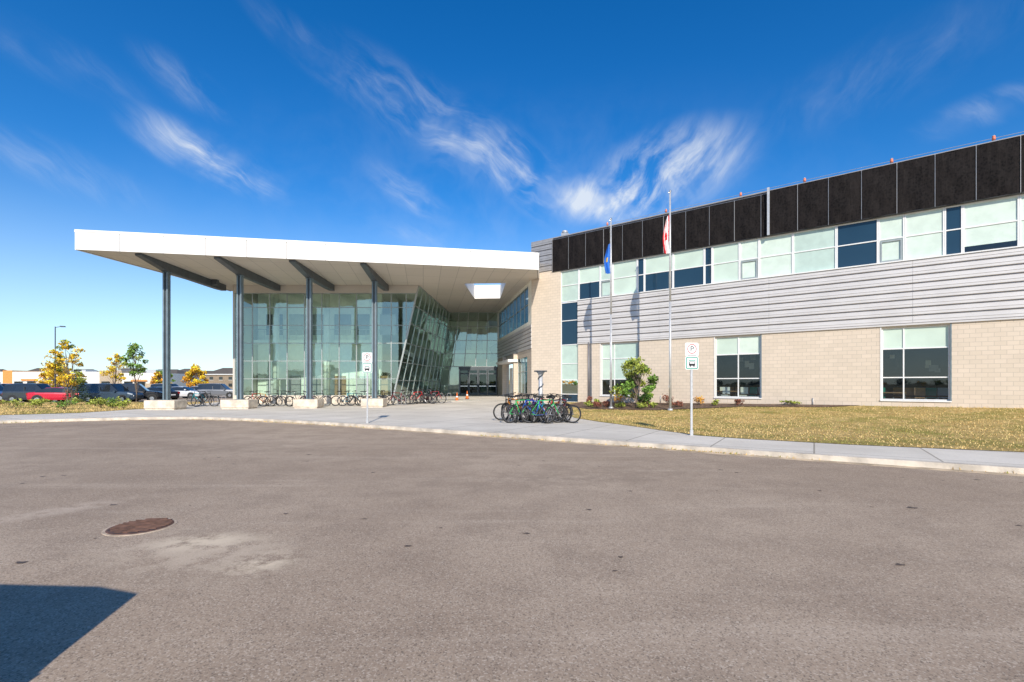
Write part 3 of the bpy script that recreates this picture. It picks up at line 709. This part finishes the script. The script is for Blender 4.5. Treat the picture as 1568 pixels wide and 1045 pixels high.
# ------------------------------------------------------------------ cones, manhole
def cone(x,y):
    mb=MB(); mb.box(-.19,.19,-.19,.19,0,.035,M_blk)
    mb.tube((0,0,.035),(0,0,.3),.15,.095,M_orange,16);mb.tube((0,0,.3),(0,0,.43),.097,.07,M_signw,16);mb.tube((0,0,.43),(0,0,.72),.069,.02,M_orange,16)
    mb.obj('traffic_cone',None,Matrix.Translation((x,y,T(x,y))))
cone(-4.55,40.0);cone(-3.95,42.6)
mb=MB(); mb.tube((0,0,-.01),(0,0,.007),.39,.38,M_ironrim,40)
mb.tube((0,0,.0075),(0,0,.012),.35,.345,M_iron,40)
for k in range(-5,6):
    yy=k*.058; hw=math.sqrt(max(0,.32**2-yy*yy))
    if hw<.05: continue
    for x0,x1_ in ((-hw,-.03),(.03,hw)): mb.box(x0,x1_,yy-.013,yy+.013,.0125,.0145,M_blk)
    mb.box(-hw,hw,yy+.018,yy+.04,.013,.021,M_iron)
mb.obj('manhole_cover',None,Matrix.Translation((-4.72,6.15,-.12))@Matrix.Rotation(.1,4,'Z'))

# ------------------------------------------------------------------ vehicles
M_tint=pmat('car_glass',(.02,.025,.03),.05,0,var=.1,spec=.8)
M_lampw=pmat('headlamp',(.7,.72,.75),.1); M_lampr=pmat('tail_lamp',(.4,.01,.01),.2)
def car(name,x,y,z,rz,col,kind='suv'):
    mb=MB(); P=pmat('car_paint',col,.22,.25,var=.03,spec=.7)
    if kind=='suv': st=[(-2.35,.95,.0,.78),(-2.3,1.05,.0,.86),(-2.2,1.08,.62,.90),(-1.75,1.09,.68,.93),(-.6,1.08,.72,.94),(.35,1.06,.70,.94),(1.05,1.04,.02,.93),(1.9,.98,.0,.9),(2.3,.86,.0,.82),(2.4,.7,.0,.7)]
    elif kind=='sedan': st=[(-2.3,.82,0,.74),(-2.2,.95,0,.82),(-1.65,.98,.02,.88),(-.95,.97,.42,.9),(-.2,.96,.47,.91),(.4,.94,.44,.91),(1.25,.93,.02,.9),(1.95,.84,0,.87),(2.25,.74,0,.78),(2.32,.6,0,.66)]
    else: st=[(-2.5,1.02,0,.85),(-2.45,1.06,0,.9),(-1.6,1.07,0,.92),(-.62,1.08,.05,.94),(-.5,1.08,.72,.94),(.45,1.07,.72,.94),(1.2,1.06,.03,.94),(2.0,1.02,0,.92),(2.5,.95,0,.86),(2.55,.75,0,.78)]
    rings=[]
    for i,(px,sh,gh,w) in enumerate(st):
        zb=.28 if 0<i<len(st)-1 else .42; rw=w-.2*cl(gh/.5)
        half=[(w*.93,zb),(w,zb+.22),(w,sh-.12),(w*.97,sh),(rw if gh>.1 else w*.9,sh+gh+(.0 if gh>.1 else .03)),((rw if gh>.1 else w)*.72,sh+gh+.05)]
        rings.append([(px,-a,b) for a,b in half]+[(px,a,b) for a,b in half[::-1]])
    n=12
    for i in range(len(rings)-1):
        g0=st[i][2]>.1;g1=st[i+1][2]>.1
        for k in range(n):
            k2=(k+1)%n
            m=P
            if k in (3,7) and (g0 or g1): m=M_tint
            if k in (4,5,6) and (g0!=g1): m=M_tint
            if k==11: m=M_blk
            mb.face([rings[i][k],rings[i+1][k],rings[i+1][k2],rings[i][k2]],m,m is P)
    mb.face(rings[0][::-1],P);mb.face(rings[-1],P)
    for px in (-1.45,1.45):
        for sg in (-1,1):
            w=.94
            mb.tube((px,sg*(w-.03),.36),(px,sg*(w+.005),.36),.42,.42,M_blk,20)
            mb.tube((px,sg*(w-.2),.34),(px,sg*(w+.02),.34),.34,.34,M_rubber,20);mb.tube((px,sg*(w+.01),.34),(px,sg*(w+.03),.34),.2,.19,M_chrome,12)
    e0=st[0][0];e1=st[-1][0]
    for sg in (-1,1):
        mb.box(e1-.14,e1-.02,sg*.62-.14,sg*.62+.14,.6,.74,M_lampw); mb.box(e0-.01,e0+.12,sg*.68-.12,sg*.68+.12,.72,.95,M_lampr)
        mb.box(.75,.93,sg*1.0-.09,sg*1.0+.09,1.02,1.16,P)
    for sg in (-1,1):
        if kind!='sedan': mb.box(-.53,-.47,sg*.88-.03,sg*.88+.03,1.05,1.5,P)
    mb.box(e1-.04,e1+.02,-.45,.45,.45,.62,M_blk); mb.box(e0-.03,e0+.02,-.25,.25,.55,.68,M_signw)
    return mb.obj(name,None,Matrix.Translation((x,y,z))@Matrix.Rotation(rz,4,'Z'))
px=lambda u,Y:(u-784)/740*Y
Z0=-.108
for u,Y,rz,c,k in ((-15,50,.25,(.02,.07,.18),'suv'),(28,51,2.9,(.03,.09,.25),'sedan'),(58,47,.2,(.05,.06,.07),'suv'),(95,46.5,.35,(.65,.02,.05),'sedan'),(130,55,2.8,(.06,.06,.07),'suv'),(172,46.5,.12,(.05,.08,.12),'suv'),(208,48.5,.5,(.02,.02,.025),'suv'),(240,53,2.9,(.03,.03,.04),'sedan'),(280,60,.1,(.75,.76,.78),'sedan'),(308,63,.15,(.7,.71,.72),'sedan'),(337,62,.2,(.2,.21,.23),'suv'),(262,68,.1,(.6,.6,.62),'suv'),(5,60,.2,(.5,.5,.52),'suv'),(150,64,.2,(.7,.7,.7),'sedan'),(40,66,.1,(.75,.75,.75),'suv'),(110,70,.1,(.1,.2,.45),'sedan'),(200,68,.1,(.4,.05,.05),'suv')):
    car('parked_car',px(u,Y),Y,Z0,rz,c,k)
car('parked_suv',-5.16,.66,-.118,math.pi,(.05,.05,.06),'suv')

# ------------------------------------------------------------------ vegetation
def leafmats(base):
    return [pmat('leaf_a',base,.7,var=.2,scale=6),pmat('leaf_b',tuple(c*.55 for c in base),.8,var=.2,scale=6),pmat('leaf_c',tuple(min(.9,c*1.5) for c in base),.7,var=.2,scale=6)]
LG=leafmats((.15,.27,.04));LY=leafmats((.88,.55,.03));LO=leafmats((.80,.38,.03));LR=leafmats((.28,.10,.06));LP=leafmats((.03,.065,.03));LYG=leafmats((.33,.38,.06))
def leaves(mb,c,r,n,size,mats,flat=1.0):
    for _ in range(n):
        d=Vector((random.gauss(0,1),random.gauss(0,1),random.gauss(0,1)*flat)); d=d.normalized()*(R()**.45)*r
        p=Vector(c)+Vector((d.x,d.y,d.z*flat)); s=size*U(.6,1.4)
        a=Vector((U(-1,1),U(-1,1),U(-1,1))).normalized()*s; b=a.cross(Vector((U(-1,1),U(-1,1),U(-1,1)))).normalized()*s*.6
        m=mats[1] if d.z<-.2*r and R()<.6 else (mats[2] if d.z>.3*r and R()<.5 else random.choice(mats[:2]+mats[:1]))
        mb.face([p-a,p+b,p+a,p-b],m)
def tree(name,x,y,z,h,cr,base,mats,nc=22,nl=70,ls=.09,tr=.06,cs=.42,mats2=None):
    mb=MB(); K=6
    tp=[Vector((U(-.04,.04)*k,U(-.04,.04)*k,h*.93*k/K-.1)) for k in range(K+1)]
    for k in range(K): mb.tube(tp[k],tp[k+1],tr*(1-k/K*.85),tr*(1-(k+1)/K*.85),M_bark,7,False)
    for i in range(nc):
        zz=base+(h-base)*(.04+.92*((i*.618)%1)); f=(zz-base)/(h-base)
        rad=cr*(math.sin(math.pi*min(1,f*.85+.16))**.7)*U(.45,1.0); a=U(0,6.28)
        c=Vector((rad*math.cos(a),rad*math.sin(a),zz)); k=min(K-1,int(max(0,zz-.25*h)/(h*.93)*K)); mb.tube(tp[k],c,tr*.35,tr*.1,M_bark,5,False)
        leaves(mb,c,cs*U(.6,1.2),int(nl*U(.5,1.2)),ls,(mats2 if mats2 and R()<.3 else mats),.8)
    return mb.obj(name,None,Matrix.Translation((x,y,z)))
X,Y=7.4,28.7
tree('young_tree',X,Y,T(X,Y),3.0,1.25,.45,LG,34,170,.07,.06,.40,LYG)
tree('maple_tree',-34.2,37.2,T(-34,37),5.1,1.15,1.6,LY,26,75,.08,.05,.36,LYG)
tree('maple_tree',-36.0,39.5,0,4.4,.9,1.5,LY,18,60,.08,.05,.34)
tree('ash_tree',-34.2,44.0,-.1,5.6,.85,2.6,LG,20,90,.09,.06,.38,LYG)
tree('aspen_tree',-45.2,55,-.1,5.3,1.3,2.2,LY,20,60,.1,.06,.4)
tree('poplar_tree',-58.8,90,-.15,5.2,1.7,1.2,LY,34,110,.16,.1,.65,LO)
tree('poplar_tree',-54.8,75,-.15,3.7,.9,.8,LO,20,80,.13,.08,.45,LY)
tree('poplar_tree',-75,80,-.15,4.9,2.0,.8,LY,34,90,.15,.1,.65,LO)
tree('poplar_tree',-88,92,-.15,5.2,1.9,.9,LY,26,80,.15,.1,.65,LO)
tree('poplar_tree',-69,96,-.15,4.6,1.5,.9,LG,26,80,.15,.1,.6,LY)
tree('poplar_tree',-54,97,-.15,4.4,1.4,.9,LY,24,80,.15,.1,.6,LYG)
mb=MB(); mb.tube((0,0,0),(0,0,3.2),.07,.01,M_bark,6)
for k in range(16):
    zz=.35+k*.18; rr=1.15*(1-zz/3.35)+.08
    for j in range(9):
        a=j*.698+k*.4+U(-.2,.2); tip=Vector((rr*math.cos(a),rr*math.sin(a),zz-.18*rr))
        for q in (.35,.65,.95): leaves(mb,Vector((0,0,zz)).lerp(tip,q),.16,10,.05,LP,.5)
mb.obj('spruce_tree',None,Matrix.Translation((-39.2,43.6,-.1)))
def shrub(name,x,y,r,h,mats,n=260,ls=.045):
    mb=MB()
    for k in range(7):
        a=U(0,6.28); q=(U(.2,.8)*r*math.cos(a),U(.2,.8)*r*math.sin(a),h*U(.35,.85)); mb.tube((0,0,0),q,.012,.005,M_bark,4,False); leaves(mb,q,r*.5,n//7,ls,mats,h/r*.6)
    mb.obj(name,None,Matrix.Translation((x,y,T(x,y)+.02)))
for s_,y_,r,h,m in ((3.4,-1.2,.35,.5,LR),(5.3,-3.6,.4,.45,LR),(6.2,-2.0,.5,.85,LO),(7.4,-1.0,.4,.6,LR),(8.0,-3.2,.4,.4,LYG),(8.9,-1.2,.5,.7,LR),(9.7,-2.0,.35,.4,LR),(10.6,-.9,.35,.55,LO),(11.6,-1.0,.3,.35,LYG),(12.8,-.8,.3,.35,LR),(15.4,-.5,.5,.3,LYG),(4.4,-1.9,.3,.4,LYG),(6.8,-3.3,.35,.4,LYG),(5.8,-3.0,.35,.4,LR),(7.9,-2.3,.4,.45,LR),(4.6,-3.2,.35,.4,LYG),(8.6,-2.6,.3,.35,LYG)):
    x,y=WL(s_,y_); shrub('shrub',x,y,r,h,m)
for k in range(16):
    x=-25.8-k*1.15+U(-.4,.4); y=33+U(-3,5)+k*.15; shrub('shrub',x,y,U(.35,.7),U(.35,.75),random.choice([LYG,LG,LY,LR,LYG]),240,.06)

# ------------------------------------------------------------------ background
M_hw=[pmat('house_siding_a',(.26,.20,.14),.8),pmat('house_siding_b',(.48,.42,.33),.8),pmat('house_siding_c',(.34,.31,.29),.8)]
M_shing=pmat('shingles',(.11,.095,.08),.9)
def house(x,y,w,d,h,rh,mw):
    e=empty('house',(x,y,-.16)); mb=MB(); mb.box(-w/2,w/2,-d/2,d/2,0,h,mw)
    for q in (-w*.3,0,w*.3):
        mb.box(q-.6,q+.6,-d/2-.04,-d/2-.003,h*.62,h*.82,M_tint); mb.box(q-.6,q+.6,-d/2-.04,-d/2-.003,h*.18,h*.38,M_tint); mb.box(q-.7,q+.7,-d/2-.06,-d/2-.045,h*.6,h*.615,M_signw)
    mb.obj('walls',e); r=MB(); o=.4
    r.face([(-w/2-o,-d/2-o,h),(w/2+o,-d/2-o,h),(w/2-d*.3,0,h+rh),(-w/2+d*.3,0,h+rh)],M_shing);r.face([(w/2+o,d/2+o,h),(-w/2-o,d/2+o,h),(-w/2+d*.3,0,h+rh),(w/2-d*.3,0,h+rh)],M_shing)
    r.face([(w/2+o,-d/2-o,h),(w/2+o,d/2+o,h),(w/2-d*.3,0,h+rh)],M_shing);r.face([(-w/2-o,d/2+o,h),(-w/2-o,-d/2-o,h),(-w/2+d*.3,0,h+rh)],M_shing)
    r.box(-w/2-o,w/2+o,-d/2-o,-d/2-o+.1,h-.25,h-.01,M_signw)
    r.obj('roof',e)
for i,u in enumerate(range(262,420,30)):
    Y=165+ (i%3)*9; house(px(u,Y),Y,10.5,10,4.6+(i%2)*.5,2.2,M_hw[i%3])
e=empty('retail_store',(0,0,-.16)); mb=MB()
M_store=pmat('store_white',(.78,.77,.73),.7); M_stor=pmat('store_orange',(.72,.30,.08),.6); M_stb=pmat('store_tan',(.45,.36,.26),.8)
for x0,x1_,z1,m in ((-190,-158,5.6,M_store),(-158,-155,6.0,M_stor),(-155,-128,5.6,M_store),(-128,-121,6.0,M_stb),(-121,-110,5.2,M_store)):
    mb.box(x0,x1_,150,180,0,z1,m); mb.box(x0+.5,x1_-.5,149.7,149.98,0,2.0,M_stb)
    if m is M_store: mb.box(x0+3,x0+8,149.6,149.69,z1*.5,z1*.6,M_stor)
    for k in range(int((x1_-x0)/4)): mb.box(x0+1+k*4,x0+3.4+k*4,149.55,149.69,.2,2.6,M_tint)
mb.obj('walls',e)
e2=MB()
for k in range(4): e2.box(-148+k*11,-145+k*11,152,156,5.3,6.3,M_galv)
o=e2.obj('rooftop_units',e)
for i,(hx,hy) in enumerate(((-185,210),(-170,215),(-152,212),(-238,215),(-222,208),(-205,212))): house(hx,hy,12,10,5.6+(i%2)*.6,2.6,M_hw[i%3])
mb=MB()
for k in range(420):
    a=k/420*2*math.pi+U(-.01,.01); r=U(420,520)
    hh=U(3,7); c=(r*math.sin(a),r*math.cos(a),hh*.5)
    mm=random.choice([LG,LP,LYG,LO,LY]); leaves(mb,c,hh*.75,30,1.4,mm,.6)
mb.obj('distant_trees')
def lamp(x,y,h):
    mb=MB(); mb.tube((0,0,0),(0,0,.5),.2,.2,M_precast,12); mb.tube((0,0,.5),(0,0,h),.09,.055,M_steel,10); mb.tube((0,0,h-.1),(.75,0,h+.02),.035,.03,M_steel,6)
    mb.hexa([(.65,-.17,h-.05),(1.2,-.17,h-.05),(1.2,.17,h-.05),(.65,.17,h-.05),(.7,-.12,h+.1),(1.15,-.12,h+.07),(1.15,.12,h+.07),(.7,.12,h+.1)],M_steel)
    mb.obj('street_lamp',None,Matrix.Translation((x,y,-.11)))
lamp(px(85,60),60,8.9)

# ------------------------------------------------------------------ world, sun, camera
w=bpy.data.worlds.new('World'); scene.world=w; w.use_nodes=True; nt=w.node_tree
bg=nt.nodes['Background']
SD=Vector((.1,-1,.6)); EL=math.atan2(.6,math.hypot(.1,1)); AZ=math.atan2(.1,-1)
sky=N(nt,'ShaderNodeTexSky',sky_type='NISHITA'); sky.sun_disc=False; sky.sun_elevation=EL; sky.sun_rotation=AZ
sky.altitude=700; sky.air_density=1.0; sky.dust_density=.6; sky.ozone_density=2.0
tc=nt.nodes.new('ShaderNodeTexCoord'); sx=N(nt,'ShaderNodeSeparateXYZ'); nt.links.new(tc.outputs['Generated'],sx.inputs[0])
az=math_(nt,'MULTIPLY',math_(nt,'ARCTAN2',sx.outputs[0],sx.outputs[1]),57.2958); el=math_(nt,'MULTIPLY',math_(nt,'ARCSINE',sx.outputs[2]),57.2958)
cb=N(nt,'ShaderNodeCombineXYZ'); nt.links.new(az,cb.inputs[0]);nt.links.new(el,cb.inputs[1]); p=cb.outputs[0]
wn=noise(nt,p,.09,3,.5); 
vm=N(nt,'ShaderNodeVectorMath',operation='MULTIPLY_ADD'); nt.links.new(wn.outputs['Color'],vm.inputs[0]); vm.inputs[1].default_value=(7,7,0); nt.links.new(p,vm.inputs[2])
pw=vm.outputs[0]
def fiber(ang,sx_,sy_,det=6):
    return noise(nt,mapping(nt,mapping(nt,pw,rot=(0,0,math.radians(-ang))),scale=(sx_,sy_,1)),1,det,.62).outputs['Fac']
f1=mrange(nt,fiber(-30,.10,.42),.42,.82); f2=mrange(nt,fiber(48,.14,.40),.38,.78); soft=mrange(nt,noise(nt,pw,.13,4,.6).outputs['Fac'],.35,.7)
def blob(a,e,ang,L_,W_,st,fb):
    v=mapping(nt,p,loc=(a,e,0),rot=(0,0,math.radians(ang)),scale=(L_,W_,1),typ='TEXTURE')
    ln=N(nt,'ShaderNodeVectorMath',operation='LENGTH'); nt.links.new(v,ln.inputs[0])
    m=mrange(nt,ln.outputs['Value'],0,1,st,0)
    return math_(nt,'MULTIPLY',m,fb)
mixf=math_(nt,'ADD',math_(nt,'MULTIPLY',f1,.8),math_(nt,'MULTIPLY',soft,.25))
mixg=math_(nt,'ADD',math_(nt,'MULTIPLY',f2,.7),math_(nt,'MULTIPLY',soft,.45))
bl_=[(-8,27.5,-24,17,4.5,.6,mixf),(2,23,-38,10,4.0,.85,mixf),(17,22.3,12,12,5.5,1.35,mixg),(10,20.5,-5,7,3,1.0,mixg),(-32,21.5,-16,9,2.8,1.1,mixf),(-34,27.2,-20,6,2.2,.4,mixf),(-12,21,-28,7,2.2,.55,mixf),(38,27,8,16,4,.12,mixg),(44,22,5,6,1.8,.35,mixf),(-43,26,-10,8,2.4,.18,mixf),(-43,18,-12,9,2.6,.3,mixf),(-22,32,-25,10,2.2,.25,mixf),(-11,16.5,-10,5,2,.35,mixf),(0,20,0,50,14,.07,soft)]
acc=None
for bb in bl_:
    o=blob(*bb); acc=o if acc is None else math_(nt,'ADD',acc,o)
acc=math_(nt,'MINIMUM',acc,.78)
hs=N(nt,'ShaderNodeHueSaturation'); hs.inputs['Value'].default_value=1.0; nt.links.new(sky.outputs[0],hs.inputs['Color'])
nt.links.new(mrange(nt,el,1,22,.72,1.42),hs.inputs['Saturation'])
skc=mixcol(nt,1.0,hs.outputs[0],(.84,1.03,1.2),'MULTIPLY')
c=mixcol(nt,acc,skc,(6.4,6.7,6.9))
nt.links.new(c,bg.inputs['Color']); bg.inputs['Strength'].default_value=.14

sl=bpy.data.lights.new('sun','SUN'); sl.energy=5.0; sl.angle=math.radians(.5); sl.color=(1,.92,.80)
so=bpy.data.objects.new('sun',sl); COL.objects.link(so); so.rotation_euler=(-SD).to_track_quat('-Z','Y').to_euler()

cam=bpy.data.cameras.new('camera'); cam.lens=17; cam.sensor_width=36; cam.shift_y=(588-522.5)/1568; cam.clip_end=6000
co_=bpy.data.objects.new('camera',cam); COL.objects.link(co_); co_.location=(0,0,1.7); co_.rotation_euler=(math.pi/2,0,0)
scene.camera=co_
scene.view_settings.view_transform='Standard'; scene.view_settings.look='None'; scene.view_settings.exposure=0
